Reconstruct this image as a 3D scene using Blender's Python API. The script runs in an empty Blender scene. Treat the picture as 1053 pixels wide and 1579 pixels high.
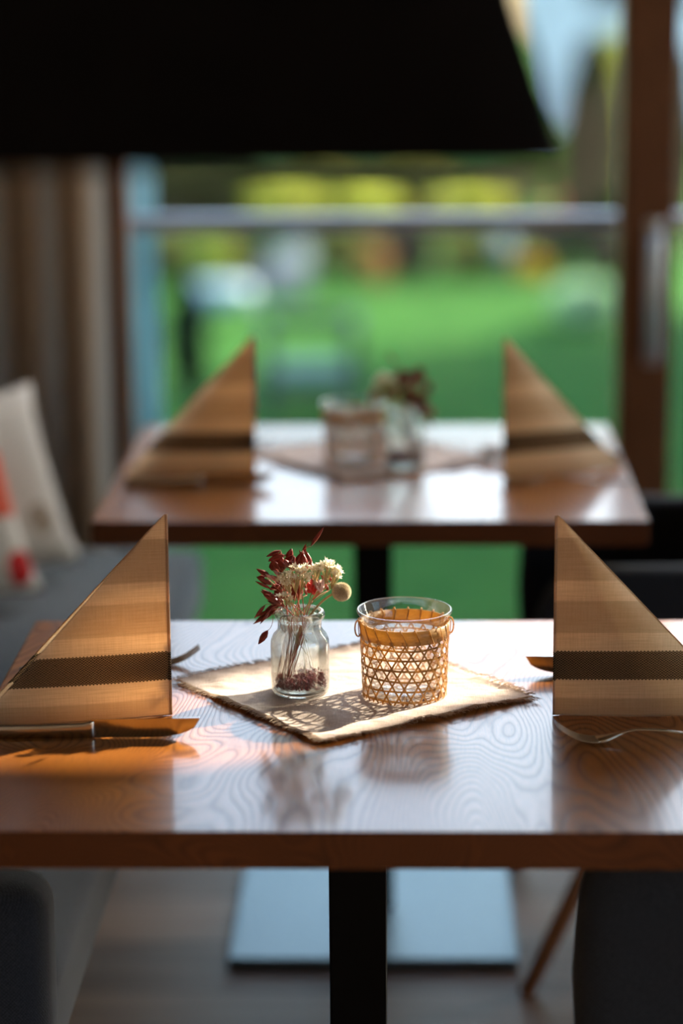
import bpy, bmesh, math, random
from math import sin, cos, pi, radians as R
from mathutils import Vector, Matrix, noise
random.seed(7)
S = bpy.context.scene
COL = S.collection

# ------------------------------------------------------------------ camera
cam_d = bpy.data.cameras.new('camera'); cam = bpy.data.objects.new('camera', cam_d); COL.objects.link(cam)
cam_d.sensor_fit = 'VERTICAL'; cam_d.sensor_height = 36.0; cam_d.lens = 36.0 * 3728 / 1579
pt, yw, rl = R(12.975), R(1.592), R(0.471)
fw = Vector((-sin(yw) * cos(pt), cos(yw) * cos(pt), -sin(pt)))
rt = Vector((cos(yw), sin(yw), 0)); up = rt.cross(fw)
rt2 = rt * cos(rl) - up * sin(rl); up2 = up * cos(rl) + rt * sin(rl)
m = Matrix((rt2, up2, -fw)).transposed().to_4x4(); m.translation = (0, 0, 1.54)
cam.matrix_world = m
cam_d.clip_start = 0.05; cam_d.clip_end = 400
cam_d.dof.use_dof = True; cam_d.dof.focus_distance = 2.60; cam_d.dof.aperture_fstop = 1.6
S.camera = cam

# ------------------------------------------------------------------ sky, sun, exposure
AZ, EL = R(50), R(26)                       # sun: 50 degrees right of straight ahead
w = bpy.data.worlds.new('sky'); S.world = w; w.use_nodes = True
wn = w.node_tree.nodes; wl = w.node_tree.links
bg = wn['Background']; sk = wn.new('ShaderNodeTexSky'); sk.sky_type = 'NISHITA'
sk.sun_disc = False; sk.sun_elevation = EL; sk.sun_rotation = AZ
sk.dust_density = 3.0
wl.new(sk.outputs[0], bg.inputs[0]); bg.inputs[1].default_value = 0.95
sun_d = bpy.data.lights.new('sun', 'SUN'); sun = bpy.data.objects.new('sun', sun_d); COL.objects.link(sun)
sun_d.energy = 17.0; sun_d.angle = R(0.6); sun_d.color = (1.0, 0.88, 0.72)
sd = Vector((sin(AZ) * cos(EL), cos(AZ) * cos(EL), sin(EL)))
sun.location = (6, 8, 8)
sun.rotation_euler = sd.to_track_quat('Z', 'Y').to_euler()
S.view_settings.view_transform = 'Standard'; S.view_settings.look = 'None'
S.view_settings.gamma = 1.0; S.view_settings.use_curve_mapping = False
S.view_settings.exposure = 0.12
S.cycles.use_denoising = True
S.cycles.max_bounces = 14; S.cycles.transparent_max_bounces = 24; S.cycles.transmission_bounces = 12
S.cycles.caustics_reflective = False; S.cycles.caustics_refractive = False

# ------------------------------------------------------------------ material helpers
class NT:
    def __init__(s, name):
        s.m = bpy.data.materials.new(name); s.m.use_nodes = True
        s.t = s.m.node_tree; s.n = s.t.nodes; s.l = s.t.links
        s.n.clear(); s.out = s.n.new('ShaderNodeOutputMaterial')
    def node(s, t, **k):
        n = s.n.new(t)
        for a, b in k.items(): setattr(n, a, b)
        return n
    def put(s, sock, v):
        if isinstance(v, bpy.types.NodeSocket): s.l.new(v, sock)
        elif v is not None: sock.default_value = v
    def math(s, op, a, b=None, c=None, clamp=False):
        n = s.node('ShaderNodeMath', operation=op); n.use_clamp = clamp
        s.put(n.inputs[0], a); s.put(n.inputs[1], b)
        if c is not None: s.put(n.inputs[2], c)
        return n.outputs[0]
    def mixc(s, f, a, b, blend='MIX'):
        n = s.node('ShaderNodeMix', data_type='RGBA', blend_type=blend)
        s.put(n.inputs[0], f); s.put(n.inputs[6], a); s.put(n.inputs[7], b)
        return n.outputs[2]
    def noise(s, vec, scale, detail=2.0, rough=0.5, dist=0.0):
        n = s.node('ShaderNodeTexNoise'); s.put(n.inputs['Vector'], vec)
        n.inputs['Scale'].default_value = scale; n.inputs['Detail'].default_value = detail
        n.inputs['Roughness'].default_value = rough; n.inputs['Distortion'].default_value = dist
        return n.outputs[0]
    def vmul(s, vec, v):
        n = s.node('ShaderNodeVectorMath', operation='MULTIPLY'); s.put(n.inputs[0], vec); n.inputs[1].default_value = v
        return n.outputs[0]
    def vadd(s, vec, v):
        n = s.node('ShaderNodeVectorMath', operation='ADD'); s.put(n.inputs[0], vec); n.inputs[1].default_value = v
        return n.outputs[0]
    def ramp(s, f, stops):
        n = s.node('ShaderNodeValToRGB'); s.put(n.inputs[0], f)
        e = n.color_ramp.elements
        while len(e) < len(stops): e.new(0.5)
        for i, (p, c) in enumerate(stops):
            e[i].position = p; e[i].color = c if len(c) == 4 else (*c, 1)
        return n.outputs[0]
    def pos(s): return s.node('ShaderNodeNewGeometry').outputs['Position']
    def obj(s): return s.node('ShaderNodeTexCoord').outputs['Object']
    def uv(s): return s.node('ShaderNodeTexCoord').outputs['UV']
    def sep(s, v):
        n = s.node('ShaderNodeSeparateXYZ'); s.put(n.inputs[0], v); return n.outputs
    def bump(s, h, strength, dist):
        n = s.node('ShaderNodeBump'); n.inputs['Strength'].default_value = strength
        n.inputs['Distance'].default_value = dist; s.put(n.inputs['Height'], h); return n.outputs[0]
    def bsdf(s, color, rough=0.5, metal=0.0, spec=0.5, normal=None, **k):
        b = s.node('ShaderNodeBsdfPrincipled')
        s.put(b.inputs['Base Color'], color if isinstance(color, bpy.types.NodeSocket) else (*color, 1))
        s.put(b.inputs['Roughness'], rough); b.inputs['Metallic'].default_value = metal
        b.inputs['Specular IOR Level'].default_value = spec
        if normal is not None: s.put(b.inputs['Normal'], normal)
        for a, v in k.items(): s.put(b.inputs[a.replace('_', ' ')], v)
        return b.outputs[0]
    def mixs(s, f, a, b):
        n = s.node('ShaderNodeMixShader'); s.put(n.inputs[0], f); s.l.new(a, n.inputs[1]); s.l.new(b, n.inputs[2]); return n.outputs[0]
    def done(s, sh): s.l.new(sh, s.out.inputs[0]); return s.m

def mottled(name, c, rough=0.6, var=0.25, scale=30.0, spec=0.5, metal=0.0, bump=0.0, bscale=200.0):
    n = NT(name); p = n.obj()
    f = n.noise(p, scale, 3)
    a = tuple(x * (1 - var) for x in c); b = tuple(min(1, x * (1 + var)) for x in c)
    col = n.ramp(f, [(0.3, a), (0.7, b)])
    nm = n.bump(n.noise(p, bscale, 2), bump, 0.002) if bump else None
    return n.done(n.bsdf(col, rough, metal, spec, nm))

def mat_wood(name, dark, mid, light, rough=0.27, nscale=1.0, lines=76.0, bump=0.24, coat=0.35, axis='Y', spec=0.5):
    n = NT(name); p = n.pos()
    if axis == 'Z': p = n.vmul(p, (1, 1, 1)); q = n.vmul(p, (5.0, 5.0, 0.8))
    else: q = n.vmul(p, (5.2, 1.5, 5.2))
    q = n.vmul(q, (nscale,) * 3)
    f = n.noise(q, 1.0, 1.6, 0.42, 0.5)
    ax = n.sep(p)
    lin = n.math('MULTIPLY', ax[0], 20.0)
    tot = n.math('ADD', n.math('MULTIPLY', f, lines), lin)
    fine = n.noise(n.vmul(p, (60, 14, 60) if axis == 'Y' else (60, 60, 8)), 1.0, 3, 0.6)
    tot = n.math('ADD', tot, n.math('MULTIPLY', fine, 0.55))
    fr = n.math('FRACT', tot)
    line = n.ramp(fr, [(0.0, (0.25,) * 3), (0.22, (0.8,) * 3), (0.5, (1,) * 3), (0.85, (0.7,) * 3), (1.0, (0.25,) * 3)])
    pore = n.noise(n.vmul(p, (900, 30, 900) if axis == 'Y' else (700, 700, 25)), 1.0, 2, 0.6)
    pores = n.ramp(pore, [(0.36, (0.55,) * 3), (0.5, (1,) * 3)])
    big = n.noise(n.vmul(p, (9, 2, 9)), 1.0, 2)
    base = n.mixc(n.ramp(big, [(0.35, (0,) * 3), (0.65, (1,) * 3)]), (*mid, 1), (*light, 1))
    c = n.mixc(line, (*dark, 1), base)
    c = n.mixc(0.6, c, pores, 'MULTIPLY')
    h = n.math('ADD', n.math('MULTIPLY', line, 1.0), n.math('MULTIPLY', pores, 0.25))
    nm = n.bump(h, bump, 0.0012)
    rg = n.math('ADD', n.math('MULTIPLY', n.math('SUBTRACT', 1.0, line), 0.16), rough)
    return n.done(n.bsdf(c, rg, 0, spec, nm, Coat_Weight=coat, Coat_Roughness=0.11, Coat_IOR=1.5))

def mat_fabric(name, c1, c2, scale=700.0, rough=0.95, bump=0.5, sheen=0.3):
    n = NT(name); p = n.obj(); s = n.sep(p)
    a = n.math('SINE', n.math('MULTIPLY', n.math('ADD', s[0], s[1]), scale * 2.2))
    b = n.math('SINE', n.math('MULTIPLY', s[2], scale * 2.2))
    wv = n.math('MULTIPLY', a, b)
    ns = n.noise(p, scale * 0.7, 3, 0.7)
    f = n.math('ADD', n.math('MULTIPLY', wv, 0.18), ns)
    col = n.ramp(f, [(0.35, c1), (0.68, c2)])
    return n.done(n.bsdf(col, rough, 0, 0.3, n.bump(f, bump, 0.0015), Sheen_Weight=sheen))

def mat_napkin():
    n = NT('woven_beige_napkin_paper'); s = n.sep(n.uv()); u, v = s[0], s[1]
    wob = n.noise(n.uv(), 55.0, 2)
    # chevron band
    tri = n.math('PINGPONG', n.math('DIVIDE', u, 0.0019), 1.0)
    ph = n.math('ADD', n.math('DIVIDE', v, 0.0027), n.math('MULTIPLY', tri, 1.0))
    ph = n.math('ADD', ph, n.math('MULTIPLY', wob, 0.8))
    chev = n.math('LESS_THAN', n.math('FRACT', ph), 0.60)
    e = n.math('MULTIPLY', tri, 0.0016)
    lo = n.math('GREATER_THAN', v, n.math('ADD', 0.0385, e))
    hi = n.math('LESS_THAN', v, n.math('ADD', 0.0695, e))
    band = n.math('MULTIPLY', lo, hi)
    # alternating plain and textured weave
    W1, W0 = (1,) * 3, (0,) * 3
    dense = n.ramp(n.math('DIVIDE', v, 0.22), [(0.0, W1), (0.082, W1), (0.088, W0), (0.408, W0), (0.414, W1), (0.565, W1), (0.571, W0), (0.665, W0), (0.671, W1), (0.875, W1), (0.881, W0)])
    zz = n.math('FRACT', n.math('ADD', n.math('DIVIDE', v, 0.0016), n.math('MULTIPLY', tri, 0.5)))
    wz = n.math('MULTIPLY', n.math('SUBTRACT', zz, 0.5), dense)
    hl = n.noise(n.vmul(n.uv(), (20, 900, 1)), 1.0, 3, 0.7)
    vl = n.noise(n.vmul(n.uv(), (900, 30, 1)), 1.0, 3, 0.7)
    fib = n.math('ADD', n.math('MULTIPLY', hl, 0.6), n.math('MULTIPLY', vl, 0.4))
    base = n.mixc(n.ramp(fib, [(0.38, (0,) * 3), (0.6, (1,) * 3)]), (0.66, 0.50, 0.34, 1), (0.84, 0.68, 0.50, 1))
    base = n.mixc(n.math('MULTIPLY', dense, 0.26), base, (0.50, 0.34, 0.20, 1))
    base = n.mixc(n.math('MULTIPLY', n.math('ABSOLUTE', wz), 0.9, clamp=True), base, (0.25, 0.15, 0.08, 1))
    black = n.mixc(chev, (0.36, 0.25, 0.15, 1), (0.018, 0.013, 0.009, 1))
    c = n.mixc(band, base, black)
    nm = n.bump(n.math('ADD', fib, wz), 0.3, 0.0004)
    d = n.bsdf(c, 0.75, 0, 0.25, nm)
    t = n.node('ShaderNodeBsdfTranslucent'); n.put(t.inputs[0], n.mixc(1.0, c, (1.0, 0.86, 0.68, 1), 'MULTIPLY'))
    return n.done(n.mixs(0.6, d, t.outputs[0]))

def mat_cloth():
    n = NT('frayed_linen'); p = n.obj(); s = n.sep(p)
    f = n.noise(n.vmul(p, (1200, 60, 60)), 1.0, 2, 0.6); g = n.noise(n.vmul(p, (60, 1200, 60)), 1.0, 2, 0.6)
    f = n.math('MULTIPLY', n.math('ADD', f, g), 0.5)
    c = n.ramp(f, [(0.35, (0.66, 0.49, 0.40)), (0.65, (0.88, 0.70, 0.60))])
    wr = n.noise(n.vmul(p, (18, 40, 10)), 1.0, 4, 0.6)
    h = n.math('ADD', n.math('MULTIPLY', f, 0.15), wr)
    return n.done(n.bsdf(c, 0.85, 0, 0.25, n.bump(h, 0.55, 0.006)))

def mat_glass(name, tint=(0.97, 0.99, 0.985), refr=0.35, ior=1.45, milk=0.0):
    n = NT(name)
    tr = n.node('ShaderNodeBsdfTransparent'); tr.inputs[0].default_value = (*tint, 1)
    rf = n.node('ShaderNodeBsdfRefraction'); rf.inputs[0].default_value = (*tint, 1); rf.inputs['IOR'].default_value = ior; rf.inputs['Roughness'].default_value = 0.0
    gl = n.node('ShaderNodeBsdfGlossy'); gl.inputs[0].default_value = (1, 1, 1, 1); gl.inputs['Roughness'].default_value = 0.03
    fr = n.node('ShaderNodeFresnel'); fr.inputs[0].default_value = 1.5
    a = n.mixs(refr, tr.outputs[0], rf.outputs[0])
    if milk:
        d = n.node('ShaderNodeBsdfDiffuse'); d.inputs[0].default_value = (0.9, 0.93, 0.92, 1)
        a = n.mixs(milk, a, d.outputs[0])
    bf = n.node('ShaderNodeNewGeometry').outputs['Backfacing']
    return n.done(n.mixs(n.math('MULTIPLY', fr.outputs[0], n.math('SUBTRACT', 1.0, bf)), a, gl.outputs[0]))

def mat_leaf(name, c, tr=0.45, var=0.3):
    n = NT(name); f = n.noise(n.pos(), 1.3, 2)
    a = tuple(x * (1 - var) for x in c); b = tuple(min(1, x * (1 + var)) for x in c)
    col = n.ramp(f, [(0.35, a), (0.65, b)])
    d = n.bsdf(col, 0.8, 0, 0.06); t = n.node('ShaderNodeBsdfTranslucent'); n.put(t.inputs[0], col)
    return n.done(n.mixs(tr, d, t.outputs[0]))

M = {}
M['oak'] = mat_wood('oiled_oak', (0.12, 0.032, 0.005), (0.40, 0.125, 0.018), (0.50, 0.175, 0.030), rough=0.32, coat=0.5, spec=0.2)
M['frame_wood'] = mat_wood('larch_frame', (0.13, 0.045, 0.015), (0.24, 0.09, 0.03), (0.28, 0.11, 0.04), rough=0.4, axis='Z', bump=0.1, coat=0.0, spec=0.3)
M['leg_wood'] = mat_wood('chair_leg_wood', (0.12, 0.045, 0.018), (0.26, 0.10, 0.035), (0.30, 0.13, 0.05), rough=0.4, axis='Z', bump=0.1, coat=0.1)
M['napkin'] = mat_napkin(); M['cloth'] = mat_cloth()
M['fray'] = mottled('linen_threads', (0.62, 0.44, 0.31), 0.9, 0.2)
M['black_steel'] = mottled('black_steel', (0.003, 0.003, 0.0035), 0.5, 0.2, spec=0.12)
M['base_steel'] = mottled('brushed_steel_plate', (0.095, 0.125, 0.145), 0.42, 0.06, scale=60, metal=0.85, bump=0.05)
M['steel'] = mottled('cutlery_steel', (0.50, 0.46, 0.42), 0.16, 0.04, scale=20, metal=1.0)
M['alu'] = mottled('satin_aluminium', (0.62, 0.64, 0.68), 0.35, 0.05, metal=0.9)
M['charcoal'] = mat_fabric('charcoal_upholstery', (0.008, 0.010, 0.015), (0.028, 0.034, 0.048))
M['blackfab'] = mat_fabric('black_upholstery', (0.006, 0.007, 0.009), (0.034, 0.038, 0.048), scale=800)
M['shade'] = mottled('black_lamp_shade', (0.004, 0.003, 0.003), 0.9, 0.3, spec=0.1)
M['jar'] = mat_glass('jar_glass', (0.975, 0.995, 0.985), 0.45, milk=0.02)
M['cup'] = mat_glass('cup_glass', (0.99, 0.995, 0.99), 0.15, milk=0.015)
M['pane'] = mat_glass('window_glass', (0.96, 0.985, 0.98), 0.0)
M['rail_glass'] = mat_glass('balustrade_glass', (0.84, 0.92, 0.92), 0.0, milk=0.012)

# ------------------------------------------------------------------ mesh helpers
class MB:
    def __init__(s): s.v = []; s.f = []
    def add(s, vs, fs):
        o = len(s.v); s.v += [tuple(v) for v in vs]; s.f += [tuple(i + o for i in f) for f in fs]; return s
    def box(s, a, b, mat=None):
        x0, y0, z0 = a; x1, y1, z1 = b
        vs = [(x0, y0, z0), (x1, y0, z0), (x1, y1, z0), (x0, y1, z0), (x0, y0, z1), (x1, y0, z1), (x1, y1, z1), (x0, y1, z1)]
        if mat: vs = [mat @ Vector(v) for v in vs]
        return s.add(vs, [(0, 3, 2, 1), (4, 5, 6, 7), (0, 1, 5, 4), (1, 2, 6, 5), (2, 3, 7, 6), (3, 0, 4, 7)])
    def tube(s, pts, r, n=8, cap=True, flat=None):
        pts = [Vector(p) for p in pts]; k = len(pts)
        rs = r if isinstance(r, (list, tuple)) else [r] * k
        t0 = (pts[1] - pts[0]).normalized()
        a = Vector((0, 0, 1)) if abs(t0.z) < 0.9 else Vector((1, 0, 0))
        u = t0.cross(a).normalized(); vs = []; fs = []
        for i, p in enumerate(pts):
            t = (pts[min(i + 1, k - 1)] - pts[max(i - 1, 0)])
            t = t.normalized() if t.length > 1e-9 else t0
            u = (u - t * u.dot(t)).normalized(); v = t.cross(u)
            for j in range(n):
                an = 2 * pi * j / n
                vs.append(p + (u * cos(an) + v * sin(an) * (flat or 1)) * rs[i])
        for i in range(k - 1):
            for j in range(n):
                fs.append((i * n + j, i * n + (j + 1) % n, (i + 1) * n + (j + 1) % n, (i + 1) * n + j))
        if cap: fs += [tuple(range(n))[::-1], tuple(range((k - 1) * n, k * n))]
        return s.add(vs, fs)
    def lathe(s, prof, n=48, c=(0, 0, 0), close=True):
        vs = []; fs = []; k = len(prof)
        for r, z in prof:
            for j in range(n):
                a = 2 * pi * j / n; vs.append((c[0] + r * cos(a), c[1] + r * sin(a), c[2] + z))
        kk = k if close else k - 1
        for i in range(kk):
            i2 = (i + 1) % k
            for j in range(n):
                fs.append((i * n + j, i * n + (j + 1) % n, i2 * n + (j + 1) % n, i2 * n + j))
        return s.add(vs, fs)
    def build(s, name, mat, parent=None, smooth=True, bevel=0.0, seg=2, subsurf=0, uvs=None, solid=0.0):
        me = bpy.data.meshes.new(name); me.from_pydata(s.v, [], s.f); me.validate(); me.update()
        bm = bmesh.new(); bm.from_mesh(me); bmesh.ops.recalc_face_normals(bm, faces=bm.faces); bm.to_mesh(me); bm.free()
        if uvs:
            ul = me.uv_layers.new(name='UVMap')
            for lp in me.loops: ul.data[lp.index].uv = uvs[lp.vertex_index]
        me.materials.append(mat)
        for p in me.polygons: p.use_smooth = smooth
        o = bpy.data.objects.new(name, me); COL.objects.link(o)
        if parent: o.parent = parent
        if solid:
            md = o.modifiers.new('solid', 'SOLIDIFY'); md.thickness = solid; md.offset = 0
        if bevel:
            md = o.modifiers.new('bevel', 'BEVEL'); md.width = bevel; md.segments = seg; md.limit_method = 'ANGLE'; md.angle_limit = R(40)
            md.harden_normals = False
        if subsurf:
            md = o.modifiers.new('sub', 'SUBSURF'); md.levels = subsurf; md.render_levels = subsurf
        return o

def thing(name, label, cat, loc=(0, 0, 0), rotz=0.0, group=None):
    o = bpy.data.objects.new(name, None); COL.objects.link(o); o.empty_display_size = 0.05
    o.location = loc; o.rotation_euler = (0, 0, rotz); return tag(o, label, cat, group)
def tag(o, label=None, cat=None, group=None, kind=None):
    if label: o['label'] = label
    if cat: o['category'] = cat
    if group: o['group'] = group
    if kind: o['kind'] = kind
    return o
def struct(o, label, cat='room'): return tag(o, label, cat, None, 'structure')
def copy_tree(o, parent=None):
    c = o.copy(); COL.objects.link(c); c.parent = parent
    for ch in list(o.children): copy_tree(ch, c)
    return c
def box_obj(name, a, b, mat, parent=None, bevel=0.0, smooth=False): return MB().box(a, b).build(name, mat, parent, smooth, bevel)

# ------------------------------------------------------------------ room shell
WY = 4.8                                     # the window wall
def mat_floor():
    n = NT('smoked_plank_floor'); p = n.pos(); s = n.sep(p)
    row = n.math('FLOOR', n.math('DIVIDE', s[1], 0.19)); fr = n.math('FRACT', n.math('DIVIDE', s[1], 0.19))
    gap = n.math('LESS_THAN', fr, 0.015)
    wn_ = n.node('ShaderNodeTexWhiteNoise', noise_dimensions='1D'); n.put(wn_.inputs['W'], row)
    g = n.noise(n.vmul(p, (3, 40, 3)), 1.0, 4, 0.6)
    f = n.math('ADD', n.math('MULTIPLY', wn_.outputs[0], 0.35), g)
    c = n.ramp(f, [(0.35, (0.085, 0.042, 0.024)), (0.95, (0.21, 0.12, 0.075))])
    c = n.mixc(gap, c, (0.02, 0.015, 0.012, 1))
    return n.done(n.bsdf(c, 0.5, 0, 0.15, n.bump(g, 0.15, 0.002)))
M['floor'] = mat_floor()
M['plaster'] = mottled('warm_plaster', (0.30, 0.26, 0.22), 0.9, 0.08, 4, 0.2, bump=0.1)
M['ceil'] = mottled('ceiling_plaster', (0.34, 0.31, 0.28), 0.9, 0.05, 4, 0.2)
struct(box_obj('floor', (-1.2, -2.6, -0.12), (3.6, WY + 0.10, 0.0), M['floor']), 'smoked plank floor under the tables', 'floor')
struct(box_obj('ceiling', (-1.2, -2.6, 2.9), (3.6, WY + 0.12, 3.02), M['ceil']), 'plain ceiling over the dining room', 'ceiling')
struct(box_obj('wall_left', (-1.22, -2.6, 0), (-1.10, WY + 0.12, 2.9), M['plaster']), 'plain wall behind the bench', 'wall')
wr_ = MB(); wr_.box((3.5, 1.0, 0), (3.62, WY + 0.12, 2.9)); wr_.box((3.5, -2.6, 0), (3.62, 1.0, .5)); wr_.box((3.5, -2.6, 2.6), (3.62, 1.0, 2.9))  # unglazed gap left in this unseen wall, added to let fill light in
wr_.box((3.5, -2.6, .5), (3.62, -2.3, 2.6)); struct(wr_.build('wall_right', M['plaster'], smooth=False), 'plain wall on the right with a wide opening added for fill light', 'wall')
struct(box_obj('wall_front', (-1.2, -2.72, 0), (3.6, -2.6, 2.9), M['plaster']), 'plain wall behind the camera', 'wall')
wb = MB(); wb.box((-1.10, WY - 0.02, 0), (-0.60, WY + 0.12, 2.9)); wb.box((-0.60, WY - 0.02, 2.80), (2.95, WY + 0.12, 2.9)); wb.box((2.95, WY - 0.02, 0), (3.5, WY + 0.12, 2.9))
struct(wb.build('wall_back', M['plaster'], smooth=False), 'window wall with glazing from floor to ceiling', 'wall')

def framed(name, x0, x1, jl, jr, label):
    y0, y1 = WY - 0.03, WY + 0.05
    f = MB(); f.box((x0, y0, 0), (x0 + jl, y1, 2.8)); f.box((x1 - jr, y0, 0), (x1, y1, 2.8))
    f.box((x0 + jl, y0, 0), (x1 - jr, y1, 0.06)); f.box((x0 + jl, y0, 2.685), (x1 - jr, y1, 2.8))
    o = f.build(name, M['frame_wood'], smooth=False, bevel=0.004); struct(o, label, 'window')
    g = box_obj('pane', (x0 + jl, WY + 0.005, 0.06), (x1 - jr, WY + 0.017, 2.685), M['pane'], o)
    return o
framed('window_1', -0.60, 0.432, 0.045, 0.012, 'fixed floor-length window behind the far table')
d1 = framed('door_1', 0.432, 1.62, 0.095, 0.10, 'wood-framed sliding glass door with a long handle')
framed('window_2', 1.62, 2.95, 0.05, 0.085, 'fixed floor-length window to the right of the door')
h = MB(); h.tube([(0.488, WY - 0.035, 1.0), (0.488, WY - 0.075, 0.992), (0.488, WY - 0.085, 0.975), (0.488, WY - 0.085, 0.79), (0.488, WY - 0.075, 0.772), (0.488, WY - 0.035, 0.765)], 0.011, 12)
h.box((0.470, WY - 0.036, 0.74), (0.506, WY - 0.030, 1.03))
tag(h.build('handle', M['alu'], d1, bevel=0.001), 'silver pull handle of the glass door')

# ------------------------------------------------------------------ curtain beside the window
def mat_curtain():
    n = NT('striped_curtain'); s = n.sep(n.uv())
    f = n.math('FRACT', n.math('DIVIDE', s[0], 0.155))
    c = n.ramp(f, [(0.0, (0.62, 0.45, 0.31)), (0.40, (0.62, 0.45, 0.31)), (0.50, (0.72, 0.68, 0.62)), (0.72, (0.72, 0.68, 0.62)), (0.84, (0.62, 0.45, 0.31)), (1.0, (0.62, 0.45, 0.31))])
    c2 = n.mixc(0.5, c, n.ramp(n.noise(n.vmul(n.uv(), (900, 40, 1)), 1, 3), [(0.3, (0.6,) * 3), (0.7, (1,) * 3)]), 'MULTIPLY')
    t = n.node('ShaderNodeBsdfTranslucent'); n.put(t.inputs[0], c2)
    return n.done(n.mixs(0.3, n.bsdf(c2, 0.9, 0, 0.2), t.outputs[0]))
M['curtain'] = mat_curtain()
def curtain(name, x0, x1, y, ztop, label):
    b = MB(); uv = []; nx, nz = 120, 12; vs = []; fs = []
    for j in range(nz + 1):
        for i in range(nx + 1):
            x = x0 + (x1 - x0) * i / nx; z = 0.015 + (ztop - 0.015) * j / nz
            vs.append((x, y + 0.026 * sin(x * 62) + 0.01 * sin(x * 31 + z), z)); uv.append(((x - x0) * 1.5, z))
    for j in range(nz):
        for i in range(nx):
            a = j * (nx + 1) + i; fs.append((a, a + 1, a + nx + 2, a + nx + 1))
    b.add(vs, fs); o = b.build(name, M['curtain'], uvs=uv, solid=0.002); tag(o, label, 'curtain'); return o
curtain('curtain', -1.07, -0.585, 4.69, 2.84, 'taupe and grey striped curtain hanging left of the window')

# ------------------------------------------------------------------ outside
M['lawn'] = None
n = NT('lawn_grass'); p = n.pos()
g = n.noise(p, 2.2, 3); g2 = n.noise(p, 25, 2)
n_c = n.ramp(n.math('ADD', n.math('MULTIPLY', g, 0.7), n.math('MULTIPLY', g2, 0.3)), [(0.35, (0.022, 0.085, 0.012)), (0.6, (0.055, 0.145, 0.022))])
M['lawn'] = n.done(n.bsdf(n_c, 0.9, 0, 0.04, n.bump(g2, 0.4, 0.03)))
GZ = -2.84
b = MB(); vs = []; fs = []; nx, ny = 40, 60
def gh(x, y): return GZ + 0.04 * noise.noise(Vector((x * 0.3, y * 0.3, 0)))
for j in range(ny + 1):
    for i in range(nx + 1):
        x = -60 + 120 * i / nx; y = WY + 0.55 + 115 * j / ny; vs.append((x, y, gh(x, y)))
for j in range(ny):
    for i in range(nx):
        a = j * (nx + 1) + i; fs.append((a, a + 1, a + nx + 2, a + nx + 1))
gr = b.add(vs, fs).build('ground', M['lawn']); tag(gr, 'green lawn sloping away outside the window', 'lawn', None, 'structure')

# pale facade behind the cypress and an unseen slab added to shade the lawn
M['render'] = mottled('pale_render', (0.72, 0.74, 0.80), 0.9, 0.05, 1.0, 0.2)
M['roof'] = mottled('grey_roof_tiles', (0.16, 0.15, 0.15), 0.8, 0.2, 4.0, 0.2)
M['winglass'] = mottled('dark_window_glass', (0.03, 0.04, 0.05), 0.1, 0.1)
def house(name, x0, x1, y0, y1, z0, z1, label, rz):
    cx, cy = (x0 + x1) / 2, (y0 + y1) / 2; t = thing(name, label, 'house', (cx, cy, z0), rz)
    w_, d_, h_ = (x1 - x0) / 2, (y1 - y0) / 2, z1 - z0
    box_obj('wall', (-w_, -d_, 0), (w_, d_, h_), M['render'], t)
    MB().add([(-w_ - .3, -d_ - .3, h_), (w_ + .3, -d_ - .3, h_), (w_ + .3, d_ + .3, h_), (-w_ - .3, d_ + .3, h_), (0, -d_ - .3, h_ + w_ * 0.6), (0, d_ + .3, h_ + w_ * 0.6)],
             [(0, 1, 4), (1, 2, 5, 4), (2, 3, 5), (3, 0, 4, 5), (0, 3, 2, 1)]).build('roof', M['roof'], t, smooth=False)
    for i in range(2):
        for k in range(3):
            box_obj('window', (-w_ * .7 + k * w_ * .55, -d_ - 0.03, 0.9 + i * 2.2), (-w_ * .7 + k * w_ * .55 + w_ * .3, -d_ + 0.02, 2.0 + i * 2.2), M['winglass'], t)
    return t
house('house', 3.2, 12.0, 62, 72, GZ, 4.0, 'pale rendered house far behind the dark cypress', 0.0)
bw = thing('sun_blocker', 'unseen white rendered building standing right of the lawn', 'blocker', (3.45, 6.1, GZ), R(-4.2))
box_obj('wall', (0, 0, -0.1), (0.5, 25.6, 7.6), M['render'], bw)  # added slab out of view, keeps sun off the lawn and far table
box_obj('roof', (-0.05, -0.05, 7.6), (0.55, 25.7, 7.7), M['roof'], bw)  # cap of the added slab

# glass balustrade
bl = thing('balustrade', 'glass balustrade with a pale metal top rail outside the window', 'railing', (0, 5.12, 0))
M['rail'] = mottled('pale_metal_rail', (0.40, 0.45, 0.52), 0.45, 0.05, metal=0.2)
MB().box((-1.2, -0.024, 0.97), (3.4, 0.024, 1.006)).build('top_rail', M['rail'], bl, bevel=0.006)
for x0, x1 in ((-1.2, 0.55), (0.56, 2.2), (2.21, 3.4)): box_obj('glass_panel', (x0, -0.006, -0.05), (x1, 0.006, 0.975), M['rail_glass'], bl)
MB().box((-1.2, -0.04, -0.16), (3.4, 0.04, -0.05)).build('bottom_rail', M['rail'], bl, bevel=0.004)
struct(box_obj('sill_outside', (-1.2, WY + 0.12, -0.3), (3.5, 5.55, -0.165), M['rail']), 'metal ledge outside the glazing', 'ledge').name = 'trim_1'

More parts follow.
